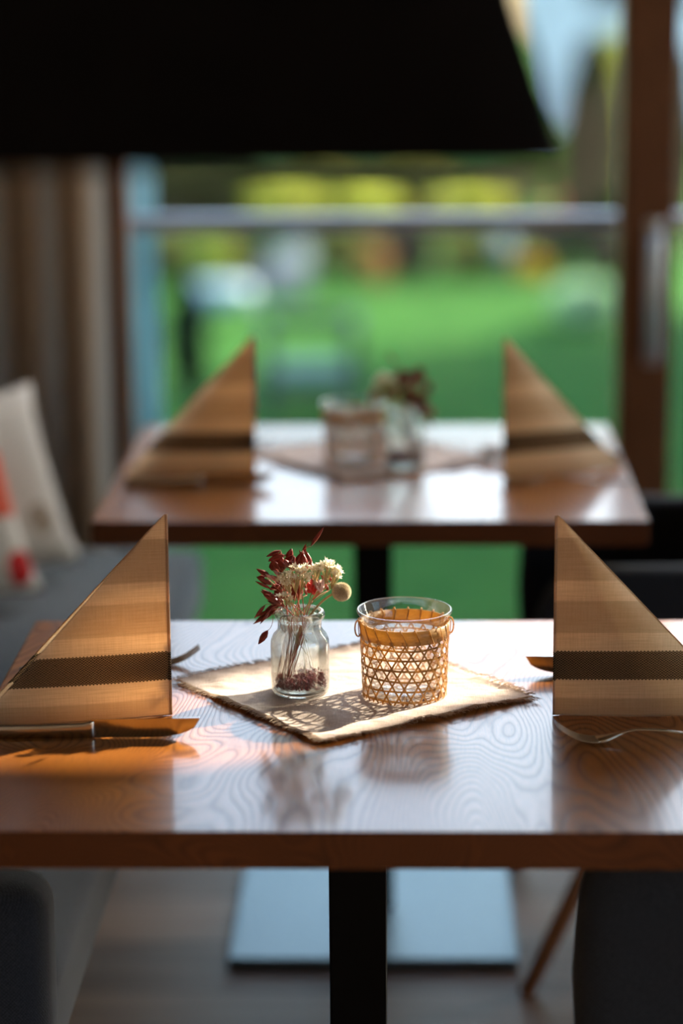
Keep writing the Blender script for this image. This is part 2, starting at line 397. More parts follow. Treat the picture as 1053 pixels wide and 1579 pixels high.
# teal privacy screen just outside, left
n = NT('frosted_teal_glass'); p = n.pos(); f = n.noise(n.vmul(p, (9, 9, 2.2)), 1.0, 3)
c = n.ramp(f, [(0.3, (0.20, 0.34, 0.38)), (0.5, (0.42, 0.60, 0.64)), (0.68, (0.80, 0.92, 0.92))])
tl = n.node('ShaderNodeBsdfTranslucent'); n.put(tl.inputs[0], c)
M['screen'] = n.done(n.mixs(0.5, n.bsdf(c, 0.3), tl.outputs[0]))
ps = thing('privacy_screen', 'teal frosted privacy screen outside at the left edge of the window', 'screen', (-0.66, 5.35, -0.165))
box_obj('panel', (-0.35, -0.008, 0.1), (0.108, 0.008, 2.6), M['screen'], ps)
box_obj('post', (-0.37, -0.02, 0), (-0.33, 0.02, 2.62), M['alu'], ps)
box_obj('post', (0.02, -0.02, 0), (0.06, 0.0, 0.14), M['alu'], ps)

# foliage
def foliage(blobs, nleaf, size, seed):
    rnd = random.Random(seed); b = MB()
    tot = sum(r[3] * r[3] for r in blobs)
    for (x, y, z, rx, rz) in [(q[0], q[1], q[2], q[3], q[4] if len(q) > 4 else q[3]) for q in blobs]:
        for _ in range(int(nleaf * rx * rx / tot)):
            d = Vector((rnd.gauss(0, 1), rnd.gauss(0, 1), rnd.gauss(0, 1))).normalized() * (rnd.random() ** 0.25)
            c = Vector((x + d.x * rx, y + d.y * rx, z + d.z * rz))
            s = size * (0.6 + 0.8 * rnd.random())
            u = Vector((rnd.gauss(0, 1), rnd.gauss(0, 1), rnd.gauss(0, 1))).normalized(); v = u.orthogonal().normalized()
            b.add([c - u * s, c + v * s * 0.45, c + u * s, c - v * s * 0.45], [(0, 1, 2, 3)])
    return b
def tree(name, label, cat, x, y, blobs, trunk_h, trunk_r, mat, nleaf, size, seed, group=None):
    z = gh(x, y); t = thing(name, label, cat, (x, y, z), 0, group)
    foliage(blobs, nleaf, size, seed).build('foliage', mat, t, smooth=False)
    MB().tube([(0, 0, -0.1), (0.03, 0, trunk_h * 0.5), (0, 0.02, trunk_h)], [trunk_r, trunk_r * 0.8, trunk_r * 0.4], 8).build('trunk', M['bark'], t)
    return t
M['bark'] = mottled('bark', (0.09, 0.065, 0.05), 0.9, 0.3, 10)
L = {k: mat_leaf('leaf_' + k, c, tr) for k, c, tr in (
    ('dark', (0.010, 0.028, 0.008), 0.2), ('green', (0.08, 0.17, 0.03), 0.4), ('lime', (0.34, 0.36, 0.05), 0.5),
    ('olive', (0.20, 0.20, 0.05), 0.4), ('olivedark', (0.06, 0.07, 0.022), 0.3), ('rust', (0.42, 0.19, 0.07), 0.4), ('red', (0.40, 0.11, 0.07), 0.4),
    ('yellow', (0.75, 0.50, 0.06), 0.5), ('pale', (0.60, 0.68, 0.42), 0.4), ('brown', (0.10, 0.075, 0.05), 0.3))}
# cypresses
tree('cypress', 'dark green columnar cypress seen left of the door frame', 'tree', 2.74, 36,
     [(0, 0, 1.5, 0.46, 1.5), (0, 0, 1.0, 0.46, 1.0), (0, 0, 2.35, 0.30, 0.9)], 2.4, 0.08, L['dark'], 10000, 0.09, 1)
tree('lime_tree', 'bright lime green tree behind the cypress', 'tree', 3.62, 42, [(0, 0, 1.6, 0.42, 1.55)], 2.0, 0.06, L['lime'], 1000, 0.10, 2)
tree('cypress', 'second dark cypress showing at the right edge of the photo', 'tree', 4.33, 36,
     [(0, 0, 1.5, 0.38, 1.45)], 2.2, 0.08, L['dark'], 4200, 0.09, 3)
# trees behind the hedge: label, x, y, top, radius, leaf, leaves
specs = [('tall dark tree at the far left above the balustrade', -3.6, 42.5, -1.0, 1.0, 'dark', 4200),
 ('yellow-green tree left of centre above the balustrade rail', -1.87, 38.6, -1.75, .62, 'lime', 420),
 ('olive green tree in the middle above the balustrade', -1.45, 42.5, -1.4, .70, 'olive', 1700),
 ('lime green tree just right of the middle above the rail', -0.6, 38.6, -1.85, .50, 'lime', 330),
 ('olive brown tree right of the middle above the rail', 0.15, 43.5, -1.45, .75, 'olive', 1600),
 ('yellowing green tree left of the cypress above the rail', 1.0, 38.6, -1.85, .55, 'lime', 330),
 ('dark green tree close to the cypress above the rail', 2.15, 42.5, -1.5, .62, 'green', 2000)]
for i, (lb, x, y, zt, r, mk, nl) in enumerate(specs):
    hz = zt - GZ
    tree('leafy_tree', lb, 'tree', x, y, [(0, 0, hz * .62, r, hz * .40), (r * .5, .2, hz * .42, r * .7, hz * .34), (-r * .5, .2, hz * .5, r * .7, hz * .34)], hz * .8, 0.07, L[mk], nl, .11, 20 + i)
for i, (x, y, hh, r, mk, lb) in enumerate([(-9.0, 60, 14, 3.6, 'dark', 'tall dark tree standing farthest left behind the garden'), (-2.2, 56, 11, 3.2, 'green', 'tall green tree behind the garden, mostly hidden by the lamp')]):
    tree('tall_tree', lb, 'tree', x, y, [(0, 0, hh * .6, r, hh * .4), (r * .4, 0, hh * .35, r * .8, hh * .3), (-r * .4, 0, hh * .35, r * .8, hh * .3)], hh * .6, 0.2, L[mk], 9000, .2, 60 + i)
shr = [('hedge_bush', 'brown-leaved bush under the rail, leftmost of the low bushes', -3.35, 33.6, .46, .76, 'olive', 1700), ('hedge_bush', 'dark brown bush between the leftmost bush and the left garden path', -2.42, 33.8, .42, .74, 'brown', 1700),
 ('hedge_bush', 'olive brown bush just right of the left garden path', -0.98, 34, .38, .74, 'olive', 1500), ('rust_bush', 'orange autumn bush in the middle of the hedge', -0.42, 32.6, .18, .62, 'rust', 420),
 ('hedge_bush', 'brown bush just right of the orange one', -0.02, 33.9, .40, .74, 'brown', 1600), ('hedge_bush', 'olive bush left of the right garden path', 0.84, 33.7, .40, .72, 'olive', 1500),
 ('hedge_bush', 'brown hedge bush right of the right garden path', 1.92, 34, .42, .66, 'brown', 1600),
 ('hedge_bush', 'dark hedge bush at the foot of the cypress', 2.85, 33.7, .44, .66, 'brown', 1600),
 ('yellow_bush', 'small yellow bush on the lawn right of centre', 1.72, 33, .24, .40, 'yellow', 420), ('red_bush', 'small red-brown bush just left of the cypress', 2.62, 39.2, .33, .62, 'red', 700),
 ('round_bush', 'round light green bush at the left under the rail', -2.62, 33, .36, .74, 'lime', 260),
 ('flowering_bush', 'round cream flowering bush on the lawn at right', 2.16, 29.3, .40, .52, 'pale', 3200),
 ('dark_shrub', 'dark upright shrub on the lawn at left beside the white table', -2.2, 24, .20, 1.22, 'dark', 1500)]
for i, (nm, lb, x, y, r, hh, mk, nl) in enumerate(shr):
    tree(nm, lb, 'bush', x, y, [(0, 0, hh * .52, r, hh * .48), (r * .3, 0, hh * .35, r * .7, hh * .33)], hh * .6, 0.02, L[mk], nl, 0.06, 100 + i)

hb_ = thing('hedge', 'long dark clipped hedge closing off the lawn behind the bushes', 'hedge', (-1.4, 40.4, GZ))
foliage([(x * .45, 0, .62, .36, .58) for x in range(-11, 8)], 13000, .09, 77).build('foliage', L['olivedark'], hb_, smooth=False)
MB().box((-5.0, -.06, 0), (3.2, .06, .5)).build('trunk', M['bark'], hb_)
M['path'] = mottled('grey_gravel', (0.09, 0.10, 0.115), 0.95, 0.15, 6, 0.04)
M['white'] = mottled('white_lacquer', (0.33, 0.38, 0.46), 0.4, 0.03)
def path(name, pts, label):
    b = MB(); vs = []
    for (x, y, wd) in pts: vs += [(x - wd / 2, y, gh(x, y) + 0.03), (x + wd / 2, y, gh(x, y) + 0.03)]
    fs = [(2 * i, 2 * i + 1, 2 * i + 3, 2 * i + 2) for i in range(len(pts) - 1)]
    return tag(b.add(vs, fs).build(name, M['path'], solid=0.02), label, 'path', None, 'structure')
path('garden_path', [(-1.95, 31.5, 1.3), (-1.85, 34.0, 1.0), (-1.7, 37, .6), (-1.62, 42, .45)], 'pale grey path climbing between the bushes left of centre')
path('garden_path', [(1.65, 34.8, .45), (1.5, 37, .5), (1.3, 41, .5), (1.2, 44, .5)], 'pale grey path climbing between the bushes right of centre')
gt = thing('garden_table', 'round white garden table on the lawn at left', 'table', (-2.29, 29.5, gh(-2.29, 29.5)))
MB().lathe([(0.001, 0.22), (0.42, 0.22), (0.42, 0.42), (0.40, 0.46), (0.001, 0.46)], 40, close=False).build('tabletop', M['white'], gt)
for a in range(3): MB().tube([(0.3 * cos(a * 2.1), 0.3 * sin(a * 2.1), 0), (0.25 * cos(a * 2.1), 0.25 * sin(a * 2.1), 0.24)], 0.02).build('leg', M['white'], gt)
M['cush_out'] = mottled('pale_outdoor_cushion', (0.20, 0.27, 0.22), 0.9, 0.1)
M['darkmetal'] = mottled('dark_metal', (0.015, 0.02, 0.03), 0.5, 0.1)
gc = thing('garden_chair', 'dark framed garden lounge chair with a pale cushion on the lawn', 'chair', (-0.95, 23.5, gh(-.95, 23.5)), 0.05)
for sx in (-1, 1):
    for yy in (-.4, .34): box_obj('leg', (sx * .43 - .05, yy, 0), (sx * .43 + .05, yy + .06, .86), M['darkmetal'], gc)
    box_obj('armrest', (sx * .43 - .05, -.4, .86), (sx * .43 + .05, .4, .90), M['darkmetal'], gc)
box_obj('seat', (-.38, -.36, .26), (.38, .34, .36), M['darkmetal'], gc)
box_obj('seat_cushion', (-.36, -.36, .36), (.36, .28, .48), M['cush_out'], gc, 0.03)
box_obj('backrest', (-.38, .30, .78), (.38, .38, .92), M['darkmetal'], gc)

# ------------------------------------------------------------------ tables
XC = -0.054; TZ = 0.75; NY0, TD, FY0 = 2.109, 0.732, 3.368
M['oak_edge_shaded'] = mat_wood('oiled_oak_shaded_edge', (0.06, 0.016, 0.004), (0.13, 0.036, 0.008), (0.16, 0.045, 0.011), rough=0.4, bump=0.1, coat=0.0, spec=0.25)  # darker copy of the oak for the sides, shade put into the colour
def make_table(label, y0):
    t = thing('dining_table', label, 'table', (XC, y0 + TD / 2, 0), 0)
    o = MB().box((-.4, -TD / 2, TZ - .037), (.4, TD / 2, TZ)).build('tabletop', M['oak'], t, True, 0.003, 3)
    o.data.materials.append(M['oak_edge_shaded'])
    for p in o.data.polygons:
        p.use_smooth = False
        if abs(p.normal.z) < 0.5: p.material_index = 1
    box_obj('column', (-.031, -.031, .02), (.031, .031, TZ - .045), M['black_steel'], t, 0.003)
    box_obj('mounting_plate', (-.18, -.18, TZ - .045), (.18, .18, TZ - .037), M['black_steel'], t)
    box_obj('base_plate', (-.226, -.226, 0), (.226, .226, .018), M['base_steel'], t, 0.003)
    return t
tb1 = make_table('oak-topped dining table in front, nearest the camera', NY0)
tb2 = make_table('oak-topped dining table behind, nearest the window', FY0)

# ------------------------------------------------------------------ bench, cushions
bn = thing('bench', 'long charcoal upholstered bench along the left wall', 'bench', (-0.62, 3.2, 0))
def padbox(name, a, b, mat, parent, bev, rot=None):
    return MB().box(a, b).build(name, mat, parent, True, bev, 5)
padbox('seat_cushion', (-.43, -.77, .34), (.235, 1.22, .455), M['charcoal'], bn, .025)
padbox('base', (-.43, -.77, 0.0), (.05, 1.22, .34), M['charcoal'], bn, .01)
padbox('backrest', (-.475, -.77, .0), (-.43, 1.22, 1.0), M['charcoal'], bn, .015)
padbox('end_panel', (-.475, -.875, 0), (.246, -.775, .602), M['charcoal'], bn, .035)

def mat_cushion(name, kind):
    n = NT(name); p = n.obj(); nz = n.noise(p, 9, 3)
    lin = n.noise(p, 300, 2)
    base = n.ramp(lin, [(0.3, (0.52, 0.47, 0.42)), (0.7, (0.66, 0.61, 0.56))])
    s = n.sep(p)
    def disc(cx, cz, r, soft):
        dx = n.math('SUBTRACT', s[0], cx); dz = n.math('SUBTRACT', s[2], cz)
        d = n.math('SQRT', n.math('ADD', n.math('MULTIPLY', dx, dx), n.math('MULTIPLY', dz, dz)))
        d = n.math('ADD', d, n.math('MULTIPLY', n.math('SUBTRACT', nz, 0.5), soft))
        return n.math('LESS_THAN', d, r)
    if kind == 'coral':
        c = n.mixc(disc(0.13, 0.03, 0.065, 0.06), base, (0.62, 0.10, 0.05, 1))
        c = n.mixc(disc(0.135, -0.115, 0.026, 0.05), c, (0.50, 0.02, 0.02, 1))
        c = n.mixc(disc(-0.10, -0.08, 0.045, 0.08), c, (0.62, 0.13, 0.08, 1))
        c = n.mixc(disc(-0.12, 0.10, 0.03, 0.05), c, (0.50, 0.03, 0.02, 1))
    else:
        c = n.mixc(disc(0.0, 0.05, 0.05, 0.12), base, (0.30, 0.22, 0.17, 1))
        c = n.mixc(disc(0.10, -0.08, 0.03, 0.08), c, (0.33, 0.26, 0.2, 1))
    return n.done(n.bsdf(c, 0.9, 0, 0.2, n.bump(lin, 0.2, 0.001)))
def cushion(label, mat, loc, rot, w_=.42, h_=.40, th=.13):
    b = MB(); N = 20; vs = []; fs = []
    for side in (1, -1):
        for j in range(N + 1):
            for i in range(N + 1):
                u, v = i / N * 2 - 1, j / N * 2 - 1
                pinch = 1 - 0.10 * (1 - abs(u) ** 2) * abs(v) ** 3 - 0.0
                pin2 = 1 - 0.10 * (1 - abs(v) ** 2) * abs(u) ** 3
                x = u * w_ / 2 * pin2; z = v * h_ / 2 * pinch
                t_ = (max(0, 1 - u ** 4) * max(0, 1 - v ** 4)) ** 0.6 * th / 2
                vs.append((x, -side * t_, z))
    q = (N + 1) ** 2
    for s_ in (0, 1):
        for j in range(N):
            for i in range(N):
                a = s_ * q + j * (N + 1) + i; fs.append((a, a + 1, a + N + 2, a + N + 1))
    b.add(vs, fs); me = b.build('cushion', mat)
    bm = bmesh.new(); bm.from_mesh(me.data); bmesh.ops.remove_doubles(bm, verts=bm.verts, dist=1e-5); bmesh.ops.recalc_face_normals(bm, faces=bm.faces); bm.to_mesh(me.data); bm.free()
    me.location = loc; me.rotation_euler = rot; return tag(me, label, 'cushion')
cushion('white cushion with a small taupe print leaning at the back of the bench', mat_cushion('cushion_taupe_print', 'taupe'), (-0.77, 4.145, 0.628), (R(-24), R(0), R(45)), .38, .345, .085)
cushion('white cushion with coral red print lying in front on the bench', mat_cushion('cushion_coral_print', 'coral'), (-0.808, 3.935, 0.622), (R(-24), R(0), R(45)), .38, .335, .09)

# ------------------------------------------------------------------ armchairs
def make_chair(label, y):
    t = thing('tub_armchair', label, 'chair', (0.45, y, 0))
    # shell: loft along a U
    path_ = []
    for i in range(13): path_.append((-.268 + .358 * i / 12, -.235))
    for i in range(1, 24): a = -pi / 2 + pi * i / 24; path_.append((.09 + .20 * cos(a), .235 * sin(a)))
    for i in range(13): path_.append((.09 - .358 * i / 12, .235))
    k = len(path_); vs = []; fs = []; n_ = 16
    for i, (x, y_) in enumerate(path_):
        a = Vector(path_[min(i + 1, k - 1)]) - Vector(path_[max(i - 1, 0)]); a.normalize(); nr = Vector((a.y, -a.x))
        e = min(i, k - 1 - i); sh = [0.55, 0.85, 0.96][e] if e < 3 else 1.0
        tb = max(0, (x - .02) / .27); top = .668 + .135 * (tb * tb * (3 - 2 * tb)); bot = .35
        mid = (top + bot) / 2 + (0.0 if e >= 3 else 0.0); hh = (top - bot) / 2 * sh; th = .032 * (0.6 if e == 0 else 1)
        for j in range(n_):
            an = 2 * pi * j / n_; cx_ = abs(cos(an)) ** 0.5 * (1 if cos(an) > 0 else -1); cz = abs(sin(an)) ** 0.45 * (1 if sin(an) > 0 else -1)
            off = 0.018 * (1 - abs(cz))
            vs.append((x + nr.x * (cx_ * th), y_ + nr.y * (cx_ * th), mid + cz * hh))
    for i in range(k - 1):
        for j in range(n_): fs.append((i * n_ + j, i * n_ + (j + 1) % n_, (i + 1) * n_ + (j + 1) % n_, (i + 1) * n_ + j))
    fs += [tuple(range(n_)), tuple(range((k - 1) * n_, k * n_))]
    MB().add(vs, fs).build('shell', M['blackfab'], t, subsurf=1)
    MB().box((-.25, -.20, .33), (.26, .20, .455)).build('seat_cushion', M['blackfab'], t, True, .035, 5)
    for sy in (-1, 1):
        MB().tube([(-.272, sy * .258, 0), (-.10, sy * .185, .345)], [.012, .019], 10).build('leg', M['leg_wood'], t)
        MB().tube([(.272, sy * .258, 0), (.14, sy * .17, .345)], [.012, .019], 10).build('leg', M['leg_wood'], t)
    return t
ch1 = make_chair('black upholstered tub chair at the right of the near table', 2.44)
ch2 = copy_tree(ch1); ch1.location.x = .452; ch1.rotation_euler.z = R(-6); ch1.scale.z = 1.1; ch2.location.y = 3.675; tag(ch2, 'black upholstered tub chair with splayed wooden legs at the far table')

# ------------------------------------------------------------------ black pendant lamp
lp = thing('pendant_lamp', 'large black fabric pendant lamp hanging over the front, top of the photo', 'lamp', (-0.22, 1.52, 1.42))
def shade_ring(z, hw, hd, n_=48, r=.04):
    out = []
    for i in range(n_):
        a = 2 * pi * i / n_; c_, s_ = cos(a), sin(a)
        out.append((hw * (abs(c_) ** 0.25) * (1 if c_ > 0 else -1), hd * (abs(s_) ** 0.25) * (1 if s_ > 0 else -1), z))
    return out
vs = []; rings = [(0, .316, .13), (.34, .20, .085)]
for z, a_, d_ in rings: vs += shade_ring(z, a_, d_)
fs = [(i, (i + 1) % 48, 48 + (i + 1) % 48, 48 + i) for i in range(48)] + [tuple(range(48, 96))]
MB().add(vs, fs).build('shade', M['shade'], lp, solid=.004)
MB().tube([(0, 0, .34), (0, 0, 1.479)], .004).build('cord', M['shade'], lp)
MB().lathe([(.001, -.0), (.03, .0), (.03, .03), (.001, .03)], 24, (0, 0, .27), False).build('socket', M['black_steel'], lp)

# ------------------------------------------------------------------ linen cloths
def cloth(label, ox, oy, spots):
    P = [Vector((-.259, 2.583)), Vector((-.087, 2.364)), Vector((.137, 2.520)), Vector((-.035, 2.739))]
    N = 60; vs = []; fs = []; C0 = Vector((-.061, 2.5515))
    def zz(p, u, v):
        h_ = 0.0016 + 0.0035 * max(0, noise.noise(Vector((p.x * 22, p.y * 30, 3))) + .15) + .0012 * noise.noise(Vector((p.x * 70, p.y * 70, 1)))
        ed = min(u, 1 - u, v, 1 - v); h_ += 0.003 * max(0, 1 - ed / .05) * (0.5 + noise.noise(Vector((p.x * 14, p.y * 14, 8))))
        for sx, sy in spots:
            d = (p - Vector((sx, sy))).length; k_ = min(1, max(0, (d - .05) / .03)); h_ = h_ * k_ + .0015 * (1 - k_)
        return max(.0008, h_)
    for j in range(N + 1):
        for i in range(N + 1):
            u, v = i / N, j / N
            p = P[0] * (1 - u) * (1 - v) + P[1] * u * (1 - v) + P[2] * u * v + P[3] * (1 - u) * v
            p = p + Vector((noise.noise(Vector((u * 5, v * 5, 0))), noise.noise(Vector((u * 5, v * 5, 9))))) * .004
            vs.append((p.x - C0.x, p.y - C0.y, zz(p, u, v)))
    for j in range(N):
        for i in range(N):
            a = j * (N + 1) + i; fs.append((a, a + 1, a + N + 2, a + N + 1))
    o = MB().add(vs, fs).build('table_cloth', M['cloth'], solid=.0008); o.location = (C0.x + ox, C0.y + oy, TZ + .0006)
    tag(o, label, 'cloth')
    fr = MB(); rnd = random.Random(5)
    for e in range(4):
        a, c_ = P[e], P[(e + 1) % 4]; d = (c_ - a).normalized(); out = Vector((d.y, -d.x))
        for i in range(300):
            t_ = rnd.random(); q = a.lerp(c_, t_) - C0; ln = .005 + .005 * rnd.random() + (.006 if e == 1 and t_ > .93 else 0)
            uu = {0: (t_, 0), 1: (1, t_), 2: (1 - t_, 1), 3: (0, 1 - t_)}[e]
            z0 = zz(q + C0, *uu); z0 += 0.0003
            e1 = q + (out + d * rnd.uniform(-.5, .5)) * ln
            fr.tube([(q.x - out.x * .003, q.y - out.y * .003, z0), ((q.x + e1.x) / 2, (q.y + e1.y) / 2, z0 + rnd.uniform(-.0003, .0012)), (e1.x, e1.y, max(.0006, z0 + rnd.uniform(-.002, .0015)))], .00022, 4, False)
    f = fr.build('fringe', M['fray'], o); f['kind'] = 'stuff'
    return o
DY = FY0 - NY0
JAR = (-.117, 2.538); BSK = (-.003, 2.531)
cl1 = cloth('frayed beige linen cloth laid diagonally on the near table', 0, 0, [JAR, BSK])
cl2 = cloth('frayed beige linen cloth on the far table under its jar and basket', 0, DY, [(-.084, 3.772 - DY), (-.004, 3.735 - DY)])
ZB = TZ + 0.0025

# ------------------------------------------------------------------ glass jar
def make_jar(label, loc):
    o_ = [(.001, 0), (.0265, 0), (.0305, .0018), (.0318, .006), (.0322, .020), (.0322, .054), (.0316, .0605), (.0288, .0665), (.0252, .0705), (.0240, .0740), (.0240, .0830),
          (.0262, .0848), (.0276, .0872), (.0276, .0905), (.0264, .0925), (.0240, .0932)]
    i_ = [(.0222, .0925), (.0216, .0900), (.0216, .0740), (.0228, .0702), (.0266, .0655), (.0294, .060), (.0300, .054), (.0300, .012), (.0290, .0075), (.025, .0055), (.001, .0050)]
    b = MB().lathe(o_ + i_, 64, close=False); o = b.build('glass_jar', M['jar']); o.location = loc
    return tag(o, label, 'jar')
jar1 = make_jar('clear glass jar holding the dried flowers on the near table', (*JAR, ZB))
M['granule'] = mottled('dark_red_granules', (0.34, 0.05, 0.045), 0.5, 0.6, 350, spec=0.5)
def granules(label, loc):
    rnd = random.Random(3); b = MB()
    for _ in range(620):
        r = .0275 * math.sqrt(rnd.random()); a = rnd.random() * 2 * pi
        z = .0085 + rnd.random() * (.0115 + .003 * cos(a)); s = .0012 + .0009 * rnd.random()
        c = Vector((r * cos(a), r * sin(a), z)); ax = [Vector((rnd.gauss(0, 1), rnd.gauss(0, 1), rnd.gauss(0, 1))).normalized() for _ in range(1)][0]
        u = ax.orthogonal().normalized(); v = ax.cross(u)
        b.add([c + ax * s * 1.5, c - ax * s * 1.5, c + u * s, c - u * s, c + v * s, c - v * s], [(0, 2, 4), (0, 4, 3), (0, 3, 5), (0, 5, 2), (1, 4, 2), (1, 3, 4), (1, 5, 3), (1, 2, 5)])
    o = b.build('granules', M['granule'], smooth=False); o.location = loc; tag(o, label, 'granules', kind='stuff'); return o
gr1 = granules('dark red granules filling the bottom of the near jar', (*JAR, ZB))

# ------------------------------------------------------------------ dried flowers (local offsets from the jar base, metres)
PX = 0.000692
def fl(px, py, dy=0.0):                      # sketch units -> offset from the jar's base
    return Vector(((px - 464.5) * PX, dy, (1072 - py) * PX / 0.974 - dy * 0.24))
def c2(x, y, dy=0.0): return fl(380 + x / 5.542, 800 + y / 5.542, dy)
M['stem'] = mottled('dry_straw_stem', (0.55, 0.42, 0.20), 0.8, 0.25, 80)
M['redstem'] = mottled('dry_red_stem', (0.50, 0.13, 0.08), 0.7, 0.25, 80)
n = NT('dark_red_husk'); f = n.noise(n.vmul(n.obj(), (300, 300, 300)), 1, 2); c = n.ramp(f, [(0.3, (0.13, 0.016, 0.012)), (0.7, (0.36, 0.055, 0.035))])
t_ = n.node('ShaderNodeBsdfTranslucent'); t_.inputs[0].default_value = (0.45, 0.05, 0.03, 1)
M['husk'] = n.done(n.mixs(0.25, n.bsdf(c, 0.4, 0, 0.5), t_.outputs[0]))
M['pinkhusk'] = mottled('pink_husk', (0.62, 0.28, 0.26), 0.5, 0.3, 200)
M['blossom'] = mat_leaf('cream_blossom', (0.95, 0.89, 0.74), 0.45, 0.05)
M['redpetal'] = mottled('red_petal', (0.75, 0.05, 0.04), 0.6, 0.3, 300)
M['pinkpetal'] = mottled('pale_pink_petal', (0.85, 0.55, 0.50), 0.6, 0.25, 300)
M['drumstick'] = mottled('cream_drumstick', (0.88, 0.74, 0.54), 0.85, 0.2, 400)
TOPS = []
def spikelet(b, a, c, wd, twist=0.0):
    a, c = Vector(a), Vector(c); d = c - a; ln = d.length; d.normalize()
    u = Vector((0, 1, 0)).cross(d); u = u.normalized() if u.length > .1 else Vector((1, 0, 0)); v = d.cross(u)
    u2 = u * cos(twist) + v * sin(twist); v2 = v * cos(twist) - u * sin(twist)
    for s_ in (1, -1):
        vs = []; prof = [(0, .12), (.15, .6), (.35, 1), (.6, .85), (.85, .4), (1, .03)]
        for t_, w_ in prof:
            ctr = a + d * ln * t_ + u2 * s_ * wd * .22 * sin(t_ * 3)
            vs += [ctr - u2 * wd * w_ * .5, ctr + v2 * wd * w_ * .35 , ctr + u2 * wd * w_ * .5, ctr - v2 * wd * w_ * .35]
        fs = []
        for i in range(5):
            for j in range(4): fs.append((i * 4 + j, i * 4 + (j + 1) % 4, (i + 1) * 4 + (j + 1) % 4, (i + 1) * 4 + j))
        fs += [(0, 1, 2, 3), (20, 21, 22, 23)]
        b.add(vs, fs)
def bez(p0, p1, p2, n_=8): return [p0 * (1 - t) ** 2 + p1 * 2 * t * (1 - t) + p2 * t * t for t in [i / n_ for i in range(n_ + 1)]]
def neck(rnd): return Vector((rnd.uniform(-.014, .012), rnd.uniform(-.013, .013), rnd.uniform(.072, .086)))
def foot(rnd): return Vector((rnd.uniform(-.020, -.008), rnd.uniform(-.010, .006), rnd.uniform(.012, .02)))
def short(rnd): return Vector((rnd.uniform(-.010, .008), rnd.uniform(-.010, .010), rnd.uniform(.040, .060)))
FL = []
def stemmed(name, label, cat, group=None):
    t = thing(name, label, cat, (*JAR, ZB), 0, group); FL.append(t); return t
rnd = random.Random(11)
# dark red oat stems: each entry is the list of husks (base -> tip) on one stem
OATS = [
 ('red oat stem with one long husk reaching highest above the jar', [((570, 225), (685, 60), 22, .004)], (500, 260)),
 ('dark red oat stem with the lowest drooping husks at far left', [((250, 760), (68, 848), 30, 0), ((240, 770), (80, 882), 26, .006), ((220, 770), (125, 903), 26, -.006), ((260, 740), (165, 800), 34, .01)], (300, 740)),
 ('dark red oat stem with husks pointing left just above the rim', [((305, 725), (150, 632), 34, -.004), ((310, 735), (175, 665), 34, .008), ((300, 700), (200, 700), 38, .004), ((300, 740), (190, 770), 32, .01)], (330, 740)),
 ('dark red oat stem spreading left at middle height', [((235, 560), (100, 488), 36, -.006), ((215, 530), (120, 510), 26, .004), ((290, 560), (205, 605), 34, .004), ((310, 600), (220, 560), 32, .01)], (320, 640)),
 ('dark red oat stem with husks at the upper left', [((340, 295), (205, 342), 34, -.004), ((300, 430), (320, 315), 52, .002), ((250, 430), (262, 330), 42, .006), ((350, 420), (300, 340), 46, -.004), ((260, 470), (240, 380), 30, .01)], (320, 440)),
 ('dark red oat stem left of the tallest one', [((375, 400), (430, 310), 52, .002), ((400, 430), (380, 330), 36, .008), ((430, 370), (365, 360), 18, -.004)], (400, 450)),
 ('dark red oat stem in the middle of the bunch', [((455, 400), (492, 272), 40, .004), ((530, 440), (498, 280), 40, -.002), ((460, 470), (440, 390), 44, .010), ((540, 420), (510, 310), 30, .012)], (470, 480)),
 ('dark red oat stem inside the bunch above the rim', [((455, 690), (460, 545), 46, .006), ((490, 640), (450, 560), 30, .012), ((400, 560), (420, 480), 46, .012)], (460, 700)),
 ('dark red oat stem low at left behind the cream flowers', [((330, 640), (240, 620), 44, .012), ((340, 680), (260, 640), 44, .016), ((360, 620), (320, 540), 44, .014), ((330, 560), (260, 540), 34, .016)], (350, 700)),
 ('dark red oat stem behind the cream flowers at right', [((620, 560), (560, 500), 28, .010), ((720, 545), (650, 475), 24, .012), ((700, 590), (670, 520), 22, .012)], (580, 700)),
 ('single dark red husk dangling outside the jar', [((195, 955), (110, 1078), 44, -.010)], (240, 840)),
]
for lb, hs, top in OATS:
    t = stemmed('oat_stem', lb, 'dried flower', 'dark red dried oat stems in the near jar')
    b = MB(); st = MB(); nk = neck(rnd); tp = c2(*top, .004)
    if 'dangling' in lb:
        st.tube(bez(Vector((-.014, -.008, .088)), c2(255, 700, -.006), c2(240, 830, -.009)) , .00028, 5)
        st.tube(bez(c2(240, 830, -.009), c2(238, 930, -.010), c2(195, 955, -.010)), .00028, 5)
    else:
        st.tube(bez(foot(rnd), nk * .6 + Vector((0, 0, .015)), nk, 6) + bez(nk, nk * .5 + tp * .5 + Vector((0, 0, .004)), tp, 6)[1:], .00055, 6)
    for (a, c_, wd, dy) in hs:
        A_, C_ = c2(*a, dy), c2(*c_, dy + rnd.uniform(-.004, .004))
        spikelet(b, A_, C_, wd * 1.12 / 5.542 * PX, rnd.uniform(-.7, .7))
        if 'dangling' not in lb: st.tube(bez(tp, (tp + A_) / 2 + Vector((0, 0, .002)), A_, 4), .00028, 5)
        if 'dangling' not in lb and 'highest' not in lb:
            for _ in range(2):
                of = Vector((rnd.uniform(-.006, .006), rnd.uniform(.0, .016), rnd.uniform(-.007, .005)))
                A2 = A_ + of; spikelet(b, A2, C_ + of + Vector((rnd.uniform(-.003, .003), 0, rnd.uniform(-.003, .002))), wd * .95 / 5.542 * PX, rnd.uniform(-.9, .9))
                st.tube(bez(tp, (tp + A2) / 2 + Vector((0, 0, .002)), A2, 4), .00028, 5)
    b.build('husks', M['husk'], t); st.build('stem', M['redstem'], t)
